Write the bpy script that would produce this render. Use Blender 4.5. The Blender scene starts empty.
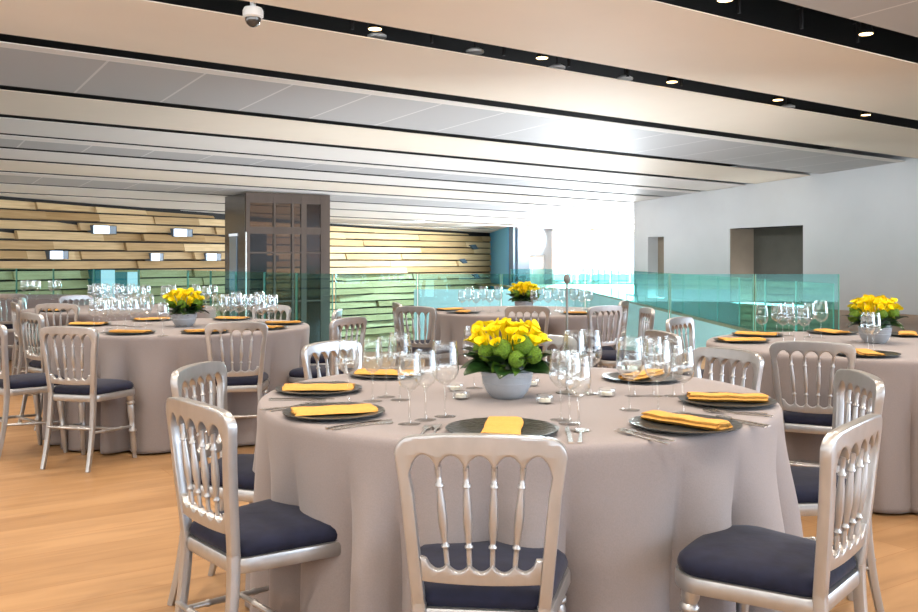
import bpy, bmesh, math, random
from mathutils import Vector, Matrix
random.seed(7)
PI = math.pi
SC = bpy.context.scene
COL = SC.collection
CAMZ, F, CX, HY = 1.25, 900.0, 459.0, 260.0
TT = 0.757                      # height of a dressed table top

def at(px, py, z=TT):
    y = F*(CAMZ-z)/(py-HY)
    return ((px-CX)/F*y, y)

# ------------------------------------------------------------------ helpers
class MB:
    def __init__(s): s.v, s.f = [], []
    def add(s, vs, fs, mat=None):
        b = len(s.v)
        s.v += [tuple(mat @ Vector(v)) if mat is not None else tuple(v) for v in vs]
        s.f += [tuple(i+b for i in f) for f in fs]
        return s
    def box(s, x0, x1, y0, y1, z0, z1, mat=None):
        vs = [(x, y, z) for z in (z0, z1) for y in (y0, y1) for x in (x0, x1)]
        return s.add(vs, [(0,2,3,1),(4,5,7,6),(0,1,5,4),(2,6,7,3),(0,4,6,2),(1,3,7,5)], mat)
    def lathe(s, prof, n=24, mat=None, sx=1.0, sy=1.0):
        vs, fs, rings = [], [], []
        for r, z in prof:
            if r < 1e-6:
                rings.append([len(vs)]); vs.append((0, 0, z))
            else:
                rings.append(list(range(len(vs), len(vs)+n)))
                vs += [(r*sx*math.cos(2*PI*k/n), r*sy*math.sin(2*PI*k/n), z) for k in range(n)]
        for a, b in zip(rings, rings[1:]):
            for k in range(n):
                k2 = (k+1) % n
                if len(a) == 1 and len(b) == 1: continue
                if len(a) == 1: fs.append((a[0], b[k2], b[k]))
                elif len(b) == 1: fs.append((a[k], a[k2], b[0]))
                else: fs.append((a[k], a[k2], b[k2], b[k]))
        return s.add(vs, fs, mat)
    def tube(s, pts, radii, n=8, sx=None, mat=None):
        """swept tube through pts; radii scalar list; sx: list of (rx, ry) for rectangular-ish section"""
        vs, fs = [], []
        P = [Vector(p) for p in pts]
        for i, p in enumerate(P):
            d = (P[min(i+1, len(P)-1)]-P[max(i-1, 0)]).normalized()
            ref = Vector((1,0,0)) if abs(d.x) < .9 else Vector((0,1,0))
            b = d.cross(ref).normalized(); a = b.cross(d).normalized()
            rx, ry = (radii[i], radii[i]) if sx is None else sx[i]
            for k in range(n):
                t = 2*PI*k/n
                c, q = math.cos(t), math.sin(t)
                if sx is not None:
                    m = (abs(c)**5+abs(q)**5)**(-.2); c, q = c*m, q*m
                vs.append(tuple(p+a*rx*c+b*ry*q))
        for i in range(len(P)-1):
            for k in range(n):
                k2 = (k+1) % n
                fs.append((i*n+k, i*n+k2, (i+1)*n+k2, (i+1)*n+k))
        fs.append(tuple(range(n-1, -1, -1))); fs.append(tuple((len(P)-1)*n+k for k in range(n)))
        return s.add(vs, fs, mat)
    def prism(s, poly, z0, z1, mat=None):
        n = len(poly)
        vs = [(x, y, z0) for x, y in poly]+[(x, y, z1) for x, y in poly]
        fs = [tuple(range(n-1, -1, -1)), tuple(range(n, 2*n))]
        fs += [(i, (i+1) % n, n+(i+1) % n, n+i) for i in range(n)]
        return s.add(vs, fs, mat)
    def mesh(s, name, mat=None, smooth=40):
        me = bpy.data.meshes.new(name)
        me.from_pydata(s.v, [], s.f)
        bm = bmesh.new(); bm.from_mesh(me)
        bmesh.ops.recalc_face_normals(bm, faces=bm.faces)
        bm.to_mesh(me); bm.free()
        if mat: me.materials.append(mat)
        if smooth:
            me.polygons.foreach_set('use_smooth', [True]*len(me.polygons))
            me.set_sharp_from_angle(angle=math.radians(smooth))
        me.update()
        return me
    def build(s, name, mat, parent=None, smooth=40):
        return link(name, s.mesh(name, mat, smooth), parent)

def link(name, me, parent=None):
    o = bpy.data.objects.new(name, me); COL.objects.link(o)
    if parent is not None: o.parent = parent
    return o
def tag(o, label, cat, group=None, kind=None):
    if label: o['label'] = label
    if cat: o['category'] = cat
    if group: o['group'] = group
    if kind: o['kind'] = kind
    return o
def thing(name, label, cat, loc=(0,0,0), rz=0, group=None):
    o = bpy.data.objects.new(name, None); COL.objects.link(o)
    o.empty_display_size = .1
    o.location = loc; o.rotation_euler = (0, 0, rz)
    return tag(o, label, cat, group)
def struct(o):
    o['kind'] = 'structure'; return o
def copy_tree(o, parent=None):
    c = o.copy(); COL.objects.link(c)
    if parent is not None: c.parent = parent
    for ch in [x for x in KIDS.get(o.name, [])]:
        d = copy_tree(ch, c)
        KIDS.setdefault(c.name, []).append(d)
    return c
KIDS = {}
def register(o):
    KIDS[o.name] = list(o.children)
    for ch in o.children: register(ch)
def lerp(a, b, t): return a+(b-a)*t
def sst(a, b, x):
    t = max(0, min(1, (x-a)/(b-a))); return t*t*(3-2*t)

# ------------------------------------------------------------------ materials
def lin(c):
    return tuple(((v/255)/12.92 if v/255 <= .04045 else ((v/255+.055)/1.055)**2.4) for v in c)+(1,)
def mat(name, col, rough=.5, metal=0, spec=.5, **kw):
    m = bpy.data.materials.new(name); m.use_nodes = True
    b = m.node_tree.nodes['Principled BSDF']
    b.inputs['Base Color'].default_value = lin(col)
    b.inputs['Roughness'].default_value = rough
    b.inputs['Metallic'].default_value = metal
    b.inputs['Specular IOR Level'].default_value = spec
    for k, v in kw.items():
        b.inputs[k.replace('_', ' ')].default_value = v
    return m
def nodes(m): return m.node_tree.nodes, m.node_tree.links, m.node_tree.nodes['Principled BSDF']
def noisy(m, scale=(8,8,8), amount=.15, bump=0, detail=4, rough=None):
    """varies a material's own colour and relief with noise in object space"""
    N, L, b = nodes(m)
    tc = N.new('ShaderNodeTexCoord'); mp = N.new('ShaderNodeMapping'); no = N.new('ShaderNodeTexNoise')
    mp.inputs['Scale'].default_value = scale; no.inputs['Scale'].default_value = 1; no.inputs['Detail'].default_value = detail
    L.new(tc.outputs['Object'], mp.inputs['Vector']); L.new(mp.outputs[0], no.inputs['Vector'])
    c = b.inputs['Base Color'].default_value[:]
    rp = N.new('ShaderNodeValToRGB')
    rp.color_ramp.elements[0].position = .3; rp.color_ramp.elements[1].position = .7
    rp.color_ramp.elements[0].color = tuple(v*(1-amount) for v in c[:3])+(1,)
    rp.color_ramp.elements[1].color = tuple(min(1, v*(1+amount)) for v in c[:3])+(1,)
    L.new(no.outputs['Fac'], rp.inputs['Fac']); L.new(rp.outputs[0], b.inputs['Base Color'])
    if bump:
        bp = N.new('ShaderNodeBump'); bp.inputs['Strength'].default_value = bump; bp.inputs['Distance'].default_value = .01
        L.new(no.outputs['Fac'], bp.inputs['Height']); L.new(bp.outputs[0], b.inputs['Normal'])
    return m
def emit(name, col, strength):
    m = bpy.data.materials.new(name); m.use_nodes = True
    N, L = m.node_tree.nodes, m.node_tree.links
    N.remove(N['Principled BSDF'])
    e = N.new('ShaderNodeEmission'); e.inputs[0].default_value = lin(col); e.inputs[1].default_value = strength
    L.new(e.outputs[0], N['Material Output'].inputs['Surface'])
    return m
def sheet_glass(name, tint, edge=.8, base=.05, rough=.03, power=3.0):
    """thin glass: clear or tinted transmission plus a mirror that strengthens towards grazing view"""
    m = bpy.data.materials.new(name); m.use_nodes = True
    N, L = m.node_tree.nodes, m.node_tree.links
    N.remove(N['Principled BSDF'])
    tr = N.new('ShaderNodeBsdfTransparent'); tr.inputs[0].default_value = tint+(1,)
    gl = N.new('ShaderNodeBsdfGlossy'); gl.inputs['Roughness'].default_value = rough
    gl.inputs['Color'].default_value = (1, 1, 1, 1)
    lw = N.new('ShaderNodeLayerWeight'); lw.inputs['Blend'].default_value = .5
    pw = N.new('ShaderNodeMath'); pw.operation = 'POWER'; pw.inputs[1].default_value = power
    mr = N.new('ShaderNodeMapRange'); mr.inputs['To Min'].default_value = base; mr.inputs['To Max'].default_value = edge
    mx = N.new('ShaderNodeMixShader')
    L.new(lw.outputs['Facing'], pw.inputs[0]); L.new(pw.outputs[0], mr.inputs['Value'])
    L.new(mr.outputs[0], mx.inputs['Fac']); L.new(tr.outputs[0], mx.inputs[1]); L.new(gl.outputs[0], mx.inputs[2])
    L.new(mx.outputs[0], N['Material Output'].inputs['Surface'])
    return m

SILVER = noisy(mat('silver_painted_wood', (176, 176, 177), .32, .78), (30,30,12), .06, .04)
NAVY = noisy(mat('navy_velvet', (21, 25, 46), .85, 0, .3, Sheen_Weight=.08, Sheen_Roughness=.4), (25,25,25), .25, .1)
CLOTH = noisy(mat('grey_linen', (136, 129, 130), .8, 0, .25, Sheen_Weight=.15), (240,240,240), .05, .06)
CHARGER = noisy(mat('smoked_glass_charger', (42, 45, 46), .3, 0, .35), (60,60,60), .25, .5)
NAPKIN = noisy(mat('ochre_napkin', (204, 154, 80), .85, 0, .2), (90,90,90), .06, .1)
STEEL = mat('polished_cutlery_steel', (205, 200, 192), .16, 1)
CLEAR = sheet_glass('clear_glass', (.975, .985, .985), .8, .05, .02, 2.4)
BAL = sheet_glass('green_tinted_glass', (.655, .875, .87), .4, .045, .02, 4)
BAL.node_tree.nodes['Glossy BSDF'].inputs['Color'].default_value = (.6, .98, .98, 1)
BALEDGE = mat('green_glass_edge', (120, 190, 178), .2)
CLEARFAR = sheet_glass('clear_glass_far', (.96, .97, .975), .75, .07, .03, 2.2)
FOOTG = sheet_glass('clear_glass_foot', (.985, .99, .99), .30, .03, .02, 3)
CERAMIC = noisy(mat('pale_grey_ceramic', (176, 182, 190), .5), (30,30,30), .05)
YELLOW = noisy(mat('yellow_petal', (250, 218, 16), .5, 0, .3, Subsurface_Weight=.05), (40,40,40), .12)
GREENBALL = noisy(mat('green_pompon', (96, 132, 24), .7), (220,220,220), .45, .8)
LEAF = noisy(mat('dark_glossy_leaf', (26, 54, 20), .35), (20,60,20), .35)
LEAFLT = noisy(mat('mid_green_leaf', (76, 112, 34), .4), (20,60,20), .3)
WAX = mat('white_wax', (240, 236, 224), .5)
STEELGREY = mat('brushed_stand_metal', (112, 112, 108), .4, .6)
WHITEWALL = noisy(mat('white_plaster', (206, 209, 212), .85), (1.2,1.2,1.2), .025)
CREAM = noisy(mat('cream_ceiling_panel', (236, 225, 208), .7), (.6,.6,.6), .03)
GREYP = mat('grey_perforated_panel', (184, 184, 184), .6)
WHITEP = noisy(mat('white_ceiling_panel', (228, 224, 218), .7), (.6,.6,.6), .02)
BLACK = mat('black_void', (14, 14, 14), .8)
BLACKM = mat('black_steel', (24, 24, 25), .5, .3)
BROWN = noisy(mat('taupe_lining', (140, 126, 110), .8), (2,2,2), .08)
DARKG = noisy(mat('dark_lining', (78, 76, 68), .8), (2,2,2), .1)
BLUEW = mat('blue_wall', (92, 168, 216), .6)
FASCIA = mat('white_fascia', (222, 228, 232), .7)
OAKE = mat('oak_edge', (205, 160, 105), .6)
LENS = emit('warm_lamp_lens', (255, 214, 150), 9)
REFLWHITE = emit('white_reflection', (225, 240, 255), 1.5)
SMOKE = sheet_glass('smoked_brown_glass', (.42, .34, .28), .12, .03, .12, 3)
DARKMETAL = noisy(mat('dark_bronze_cladding', (92, 80, 72), .45, .3), (3,3,1), .12)
WHITEDISC = mat('white_fitting', (235, 235, 232), .4)

# grey perforated panels: seams across and fine holes
def seam(m, step, col):
    N, L, b = nodes(m)
    tc = N.new('ShaderNodeTexCoord'); br = N.new('ShaderNodeTexBrick')
    br.offset = 0
    br.inputs['Scale'].default_value = 1
    br.inputs['Brick Width'].default_value = step; br.inputs['Row Height'].default_value = 50
    br.inputs['Mortar Size'].default_value = .018
    c = b.inputs['Base Color'].default_value[:]
    br.inputs['Color1'].default_value = c; br.inputs['Color2'].default_value = tuple(v*.95 for v in c[:3])+(1,)
    br.inputs['Mortar'].default_value = lin(col)
    L.new(tc.outputs['Object'], br.inputs['Vector']); L.new(br.outputs['Color'], b.inputs['Base Color'])
seam(GREYP, 1.25, (215, 214, 212))

# ceiling / floor board direction in plan
DX, DY = .838, .5454
ANG = math.atan2(DY, DX)

def floor_mat():
    m = mat('oak_floorboards', (196, 156, 108), .38, 0, .4)
    N, L, b = nodes(m)
    tc = N.new('ShaderNodeTexCoord'); mp = N.new('ShaderNodeMapping')
    mp.inputs['Rotation'].default_value = (0, 0, -ANG)
    L.new(tc.outputs['Object'], mp.inputs['Vector'])
    br = N.new('ShaderNodeTexBrick'); br.offset = .37; br.offset_frequency = 2
    br.inputs['Scale'].default_value = 1; br.inputs['Brick Width'].default_value = 2.3; br.inputs['Row Height'].default_value = .22
    br.inputs['Mortar Size'].default_value = .002; br.inputs['Mortar Smooth'].default_value = .3
    br.inputs['Color1'].default_value = lin((166, 131, 93)); br.inputs['Color2'].default_value = lin((152, 117, 80))
    br.inputs['Mortar'].default_value = lin((140, 95, 52))
    L.new(mp.outputs[0], br.inputs['Vector'])
    mp2 = N.new('ShaderNodeMapping'); mp2.inputs['Scale'].default_value = (.8, 6, 1)
    L.new(mp.outputs[0], mp2.inputs['Vector'])
    no = N.new('ShaderNodeTexNoise'); no.inputs['Scale'].default_value = 2.2; no.inputs['Detail'].default_value = 6; no.inputs['Distortion'].default_value = .8
    L.new(mp2.outputs[0], no.inputs['Vector'])
    rp = N.new('ShaderNodeValToRGB'); rp.color_ramp.elements[0].position = .28; rp.color_ramp.elements[1].position = .62
    rp.color_ramp.elements[0].color = (.55, .47, .40, 1); rp.color_ramp.elements[1].color = (1.06, 1.05, 1.04, 1)
    L.new(no.outputs['Fac'], rp.inputs['Fac'])
    mx = N.new('ShaderNodeMix'); mx.data_type = 'RGBA'; mx.blend_type = 'MULTIPLY'; mx.inputs['Factor'].default_value = .5
    L.new(br.outputs['Color'], mx.inputs['A']); L.new(rp.outputs[0], mx.inputs['B'])
    L.new(mx.outputs['Result'], b.inputs['Base Color'])
    bp = N.new('ShaderNodeBump'); bp.inputs['Strength'].default_value = .15; bp.inputs['Distance'].default_value = .004
    L.new(no.outputs['Fac'], bp.inputs['Height']); L.new(bp.outputs[0], b.inputs['Normal'])
    return m
FLOOR = floor_mat()

def oak_cladding():
    m = mat('oak_cladding', (190, 158, 112), .7, 0, .3)
    N, L, b = nodes(m)
    ge = N.new('ShaderNodeNewGeometry'); rp = N.new('ShaderNodeValToRGB')
    e = rp.color_ramp.elements
    e[0].color = lin((168, 138, 94)); e[1].color = lin((220, 196, 154))
    L.new(ge.outputs['Random Per Island'], rp.inputs['Fac'])
    tc = N.new('ShaderNodeTexCoord'); mp = N.new('ShaderNodeMapping'); mp.inputs['Scale'].default_value = (.8, .8, 14)
    no = N.new('ShaderNodeTexNoise'); no.inputs['Scale'].default_value = 1.5; no.inputs['Detail'].default_value = 5
    L.new(tc.outputs['Object'], mp.inputs['Vector']); L.new(mp.outputs[0], no.inputs['Vector'])
    r2 = N.new('ShaderNodeValToRGB'); r2.color_ramp.elements[0].position = .3; r2.color_ramp.elements[1].position = .65
    r2.color_ramp.elements[0].color = (.72, .68, .62, 1); r2.color_ramp.elements[1].color = (1, 1, 1, 1)
    L.new(no.outputs['Fac'], r2.inputs['Fac'])
    mx = N.new('ShaderNodeMix'); mx.data_type = 'RGBA'; mx.blend_type = 'MULTIPLY'; mx.inputs['Factor'].default_value = .8
    L.new(rp.outputs[0], mx.inputs['A']); L.new(r2.outputs[0], mx.inputs['B']); L.new(mx.outputs['Result'], b.inputs['Base Color'])
    return m
OAK = oak_cladding()

# ------------------------------------------------------------------ the room
# our floor stops at the glass line; a void lies beyond it
GL = [(-16, 24.5), (-5.0, 16.6), (-1.72, 12.3), (5.15, 12.1)]      # balustrade line in plan
def flat(name, poly, z, thick, m):
    return struct(MB().prism(poly, z-thick, z).build(name, m, None, 0))
flat('floor', [(-20, -3), (16, -3), (16, 12.1), (14, 12.1), (5.2, 12.1)]+GL[::-1][1:]+[(-20, 27)], 0, .4, FLOOR)
WR0, WD, WN = Vector((10.4, 20.5, 0)), Vector((-.384, .923, 0)), Vector((.923, .384, 0))
def W(t, d=0): p = WR0+WD*t+WN*d; return (p.x, p.y)
flat('floor_beyond_the_void', [(5.2, 12.1), (14, 12.1), W(-2, .0), W(11.5, 0), W(13, .6), (12, 36), (12, 56), (-1, 56), (3, 40), (5.2, 40)], 0, .06, FLOOR)
struct(MB().box(5.2, 5.35, 12.1, 40.1, -5, -.06).build('trim_void_edge', FASCIA, None, 0))
struct(MB().box(-2, 5.2, 40, 40.15, -5, -.06).build('trim_void_end', FASCIA, None, 0))
flat('floor_lower_level', [(-40, 12.5), (6, 12.5), (6, 60), (-40, 60)], -5, .2, noisy(mat('lower_pale_floor', (205, 202, 196), .6), (.5,.5,.5), .1))

def CZ(y): return 4.09-.0272*y           # underside of the ceiling panels
# right wall with two openings
def wallpiece(mb, t0, t1, z0, z1, d0=0, d1=.4):
    a, b, c, d = W(t0, d0), W(t1, d0), W(t1, d1), W(t0, d1)
    mb.prism([a, b, c, d], z0, z1)
mb = MB()
for t0, t1, z0, z1 in ((-13, 3.48, 0, 4.3), (3.48, 6.4, 2.17, 4.3), (6.4, 9.65, 0, 4.3), (9.65, 10.55, 2.02, 4.3), (10.55, 11.4, 0, 4.3)):
    wallpiece(mb, t0, t1, z0, z1)
wallpiece(mb, 11.0, 11.4, 0, 4.3, .4, 6)
struct(mb.build('wall_right', WHITEWALL, None, 0))
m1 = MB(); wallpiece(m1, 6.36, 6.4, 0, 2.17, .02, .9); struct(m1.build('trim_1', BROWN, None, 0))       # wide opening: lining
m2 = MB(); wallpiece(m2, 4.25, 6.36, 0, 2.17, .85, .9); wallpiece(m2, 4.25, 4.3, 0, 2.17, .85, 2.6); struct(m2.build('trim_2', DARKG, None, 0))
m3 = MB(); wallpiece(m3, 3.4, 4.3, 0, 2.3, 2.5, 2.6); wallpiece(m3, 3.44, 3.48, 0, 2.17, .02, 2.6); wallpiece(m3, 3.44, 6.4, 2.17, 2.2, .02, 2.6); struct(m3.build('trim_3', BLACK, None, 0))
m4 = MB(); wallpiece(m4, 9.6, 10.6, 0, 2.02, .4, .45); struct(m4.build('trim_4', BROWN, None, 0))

# oak-clad wall across the void: rows of separate boards on one curved line
WP = [(-24, 13), (-14.7, 28.9), (-9.5, 36.2), (-5.6, 42.6), (1.7, 49.6)]
def spline(pts, n):
    out = []
    P = [Vector(p+(0,)) for p in pts]; P = [2*P[0]-P[1]]+P+[2*P[-1]-P[-2]]
    for i in range(1, len(P)-2):
        for k in range(n):
            t = k/n
            a, b, c, d = P[i-1], P[i], P[i+1], P[i+2]
            out.append(.5*((2*b)+(c-a)*t+(2*a-5*b+4*c-d)*t*t+(3*b-a-3*c+d)*t**3))
    out.append(P[-2]); return out
WL = spline(WP, 24)
CUM = [0]
for a, b in zip(WL, WL[1:]): CUM.append(CUM[-1]+(b-a).length)
def wl(s):
    s = max(0, min(CUM[-1], s))
    for i in range(len(CUM)-1):
        if s <= CUM[i+1]:
            t = (s-CUM[i])/(CUM[i+1]-CUM[i]); d = (WL[i+1]-WL[i]).normalized()
            return WL[i].lerp(WL[i+1], t), Vector((d.y, -d.x, 0))
mb = MB(); back = MB()
zt = lambda y: CZ(y)-.12
row, z = 0, -5.0
rw = random.Random(3)
while z < 3.7:
    s = -rw.random()*2
    h = .33
    while s < CUM[-1]:
        Ln = rw.uniform(1.6, 3.4) if s < 26 else rw.uniform(3.5, 7); s0, s1 = max(0, s), min(CUM[-1], s+Ln); s += Ln
        if s1-s0 < .2: continue
        p0, n0 = wl(s0); p1, n1 = wl(s1-.015)
        zc0, zc1 = min(z+h-.055, zt(p0.y)), min(z+h-.055, zt(p1.y))
        if zc0 < z+.04 or zc1 < z+.04: continue
        o = rw.uniform(.05, .28); o2 = o+rw.uniform(-.08, .10); ins = rw.uniform(.0, .05)
        vs = []
        for p, n, zc, oo in ((p0, n0, zc0, o), (p1, n1, zc1, o2)):
            for dd, zz in ((-.05, z), (oo+.07, z+rw.uniform(-.02, .03)), (oo+.07-.10, zc), (-.05, zc)):
                q = p+n*dd; vs.append((q.x, q.y, zz))
        mb.add(vs, [(0,1,2,3),(7,6,5,4),(0,4,5,1),(1,5,6,2),(2,6,7,3),(3,7,4,0)])
    z += h; row += 1
struct(mb.build('wall_back', OAK, None, 0))
vs = []
for p in WL: vs += [(p.x, p.y, -5.2), (p.x, p.y, CZ(p.y)+.3)]
back.add(vs, [(2*i, 2*i+2, 2*i+3, 2*i+1) for i in range(len(WL)-1)])
off = MB(); vs = []
for p in WL: vs += [(p.x-.3, p.y+.3, -5.2), (p.x-.3, p.y+.3, CZ(p.y)+.3)]
back.add(vs, [(2*i, 2*i+1, 2*i+3, 2*i+2) for i in range(len(WL)-1)])
struct(back.build('trim_wall_backing', BLACK, None, 0))
def wall_hit(px, lift=.0):
    """arc length on the clad wall seen at picture column px"""
    best = min(range(0, int(CUM[-1]*20)), key=lambda k: abs((lambda q: (q.x/q.y*F+CX))(wl(k/20)[0])-px))
    return best/20
# slit windows: sloping hoods with a lit pane on one side and a slate-blue reveal on the other
REVEAL = mat('slate_reveal', (78, 96, 112), .5)
for i, (px, py, w, h) in enumerate(((101, 230, 20, 8.5), (180, 233, 18, 8), (55, 255, 15, 8.5), (153, 257, 12, 8), (209, 257, 15, 7.5))):
    s = wall_hit(px); p, n = wl(s); zc = CAMZ-(py-HY)*p.y/F
    sx = p.y/F/abs(n.y)*.9
    win = bpy.data.objects.new('window_%d' % (i+1), None); COL.objects.link(win); struct(win)
    d = Vector((-n.y, n.x, 0))
    M = Matrix.Translation(p+Vector((0,0,zc))) @ Matrix(((d.x, n.x, 0, 0), (d.y, n.y, 0, 0), (0, 0, 1, 0), (0, 0, 0, 1)))
    hw, hh = w/2*sx, h/2*p.y/F
    fr = MB()
    # an angled box standing out of the boards, open to the room
    fr.add([(-hw, 0, -hh), (hw, 0, -hh), (hw, 0, hh), (-hw, 0, hh), (-hw, .42, -hh), (hw*.75, .30, -hh), (hw*.75, .30, hh), (-hw, .42, hh),], [(0,1,5,4),(3,7,6,2),(1,2,6,5),(0,4,7,3)], M)
    fr.build('window_frame', REVEAL, win, 0)
    MB().add([(-hw, .40, -hh*.92), (hw*.15, .36, -hh*.92), (hw*.15, .36, hh*.92), (-hw, .40, hh*.92), (-hw, .37, -hh*.92), (hw*.15, .33, -hh*.92), (hw*.15, .33, hh*.92), (-hw, .37, hh*.92)],
             [(0,1,2,3),(7,6,5,4),(0,4,5,1),(3,2,6,7),(0,3,7,4),(1,5,6,2)], M).build('window_pane', emit('slit_pane', (215, 232, 255), 3.2) if i == 0 else bpy.data.materials['slit_pane'], win, 0)
    MB().add([(hw*.15, .36, -hh*.92), (hw*.75, .29, -hh*.92), (hw*.75, .29, hh*.92), (hw*.15, .36, hh*.92), (hw*.15, .33, -hh*.92), (hw*.75, .26, -hh*.92), (hw*.75, .26, hh*.92), (hw*.15, .33, hh*.92)],
             [(0,1,2,3),(7,6,5,4),(0,4,5,1),(3,2,6,7),(0,3,7,4),(1,5,6,2)], M).build('window_side', REVEAL, win, 0)
# dark notches between the boards towards the far end
nb = MB()
for px, py in ((470, 247), (459, 261), (472, 276)):
    s = wall_hit(px); p, n = wl(s); zc = CAMZ-(py-HY)*p.y/F; d = Vector((-n.y, n.x, 0))
    M = Matrix.Translation(p+Vector((0,0,zc))) @ Matrix(((d.x, n.x, 0, 0), (d.y, n.y, 0, 0), (0, 0, 1, 0), (0, 0, 0, 1)))
    nb.add([(-.3, .1, .1), (.1, .1, .13), (.32, .1, -.1), (.0, .1, -.13), (-.3, .34, .1), (.1, .34, .13), (.32, .34, -.1), (.0, .34, -.13)],
           [(0,1,2,3),(7,6,5,4),(0,4,5,1),(1,5,6,2),(2,6,7,3),(3,7,4,0)], M)
struct(nb.build('window_6', REVEAL, None, 0))
REFLTEAL = mat('teal_reflection', (44, 104, 112), .2)
# reflections in the glass, painted as teal and glowing panes on the clad wall
for i, (x0, x1, y0, y1, mm) in enumerate(((86, 95, 270, 300, REFLTEAL), (95, 109, 270, 298, REFLWHITE), (109, 122, 272, 300, REFLTEAL), (122, 134, 272, 291, REFLWHITE))):
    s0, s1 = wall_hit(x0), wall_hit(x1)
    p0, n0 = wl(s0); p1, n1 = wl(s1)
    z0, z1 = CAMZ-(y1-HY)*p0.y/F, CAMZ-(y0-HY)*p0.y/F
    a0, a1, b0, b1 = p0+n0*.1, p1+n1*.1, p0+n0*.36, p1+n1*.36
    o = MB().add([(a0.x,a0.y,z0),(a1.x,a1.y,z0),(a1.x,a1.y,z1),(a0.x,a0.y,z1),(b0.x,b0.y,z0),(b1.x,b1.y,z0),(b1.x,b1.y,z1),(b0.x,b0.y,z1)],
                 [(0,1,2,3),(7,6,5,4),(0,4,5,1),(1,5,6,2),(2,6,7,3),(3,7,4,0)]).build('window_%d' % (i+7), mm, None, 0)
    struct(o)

# far end: blue return wall, dark posts, pale wall with a door, glazed end
struct(MB().prism([(1.7, 49.6), (2.42, 44.4), (2.62, 44.4), (1.9, 49.8)], -5, 3.1).build('wall_blue', BLUEW, None, 0))
struct(MB().box(2.46, 2.66, 44.2, 44.4, -5, 3.0).box(2.78, 2.92, 44.6, 44.75, -5, 3.0).build('trim_posts', mat('slate_post', (52, 66, 80), .5), None, 0))
mb = MB()
mb.box(2.6, 3.62, 46, 46.2, -.0, 3.1).box(3.62, 4.38, 46, 46.2, 1.5, 3.1).box(4.38, 4.75, 46, 46.2, 0, 3.1)
struct(mb.build('wall_far', noisy(mat('pale_grey_plaster', (112, 120, 128), .8), (1,1,1), .03), None, 0))
struct(MB().box(3.62, 4.38, 46.1, 46.16, 0, 1.5).build('door_1', mat('pale_door', (222, 226, 230), .5), None, 0))
win = struct(bpy.data.objects.new('window_12', None)); COL.objects.link(win)
mb = MB()
for k in range(7): mb.box(4.75+k*1.0, 4.83+k*1.0, 46, 46.12, 0, 3.0)
mb.box(4.75, 11, 46, 46.12, 2.72, 2.85).box(4.75, 11, 46, 46.12, 0, .1)
mb.build('window_frame', mat('white_mullion', (238, 240, 242), .4), win, 0)
MB().box(4.75, 11, 46.05, 46.07, .1, 2.72).build('window_pane', sheet_glass('window_glass', (.97, .98, .98), .4, .04), win, 0)

# ceiling: long panels hung under a black void, with slots between them
def slab(name, y0, y1, m, u0=-34, u1=40, thick=.012):
    """panel running along (DX, DY); y0/y1: where its edges cross x = 0"""
    v0, v1 = y0*DX, y1*DX
    nu = 14
    vs = []
    for k in range(nu+1):
        u = lerp(u0, u1, k/nu)
        for v, up in ((v0, 0), (v1, 0), (v1, thick), (v0, thick)):
            vs.append((u, v, CZ(u*DY+v*DX)+up))
    fs = []
    for k in range(nu):
        a, b = 4*k, 4*k+4
        for i in range(4):
            j = (i+1) % 4; fs.append((a+i, a+j, b+j, b+i))
    fs += [(0,1,2,3), (4*nu+3, 4*nu+2, 4*nu+1, 4*nu)]
    o = MB().add(vs, fs).build(name, m, None, 0)
    o.rotation_euler = (0, 0, ANG)
    return struct(o)
PANELS = [(-9.5, -6.6, CREAM), (-6.1, -3.2, CREAM), (-2.6, .2, GREYP), (.75, 3.6, CREAM), (4.15, 6.95, GREYP), (7.7, 10.45, CREAM), (11.0, 13.6, CREAM), (13.95, 17.1, GREYP), (17.45, 20.0, CREAM),
          (20.35, 22.5, WHITEP), (22.68, 24.7, GREYP), (25.0, 27.0, WHITEP), (27.35, 29.9, CREAM), (30.2, 33.4, GREYP), (33.75, 36.8, WHITEP),
          (37.2, 40.9, WHITEP), (41.4, 45, GREYP), (45.4, 50, WHITEP), (50.4, 58, WHITEP)]
for a, b, m in PANELS:
    if m is GREYP and a > 10:
        slab('ceiling_panel_lip', a+.1, a+.028*a, WHITEP); a += .028*a+.01
    slab('ceiling_panel', a+(.06 if m is not GREYP else 0), b-.04, m)
o = slab('ceiling', -10, 62, BLACK, thick=.1); o.location = (0, 0, .62)
# black hangers and rails inside the two open slots
mb = MB()
for y0, y1 in ((7.0, 7.65), (10.5, 10.95)):
    for k in range(-6, 10):
        u = k*1.05+.3
        mb.box(u-.02, u+.02, y0*DX, y1*DX, CZ(u*DY+y1*DX*DX)+.25, CZ(u*DY+y0*DX*DX)+.30)
        mb.box(u-.015, u+.015, y1*DX-.08, y1*DX-.05, CZ(u*DY+y1*DX*DX)+.02, CZ(u*DY+y1*DX*DX)+.62)
    vm = (y0+y1)/2*DX
    for k in range(-6, 10):
        u = k*1.05
        zz = CZ((u+.5)*DY+vm*DX)+.22
        mb.box(u, u+1.05, vm-.03, vm+.03, zz, zz+.06)
o = struct(mb.build('ceiling_hangers', BLACKM, None, 0)); o.rotation_euler = (0, 0, ANG)

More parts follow.
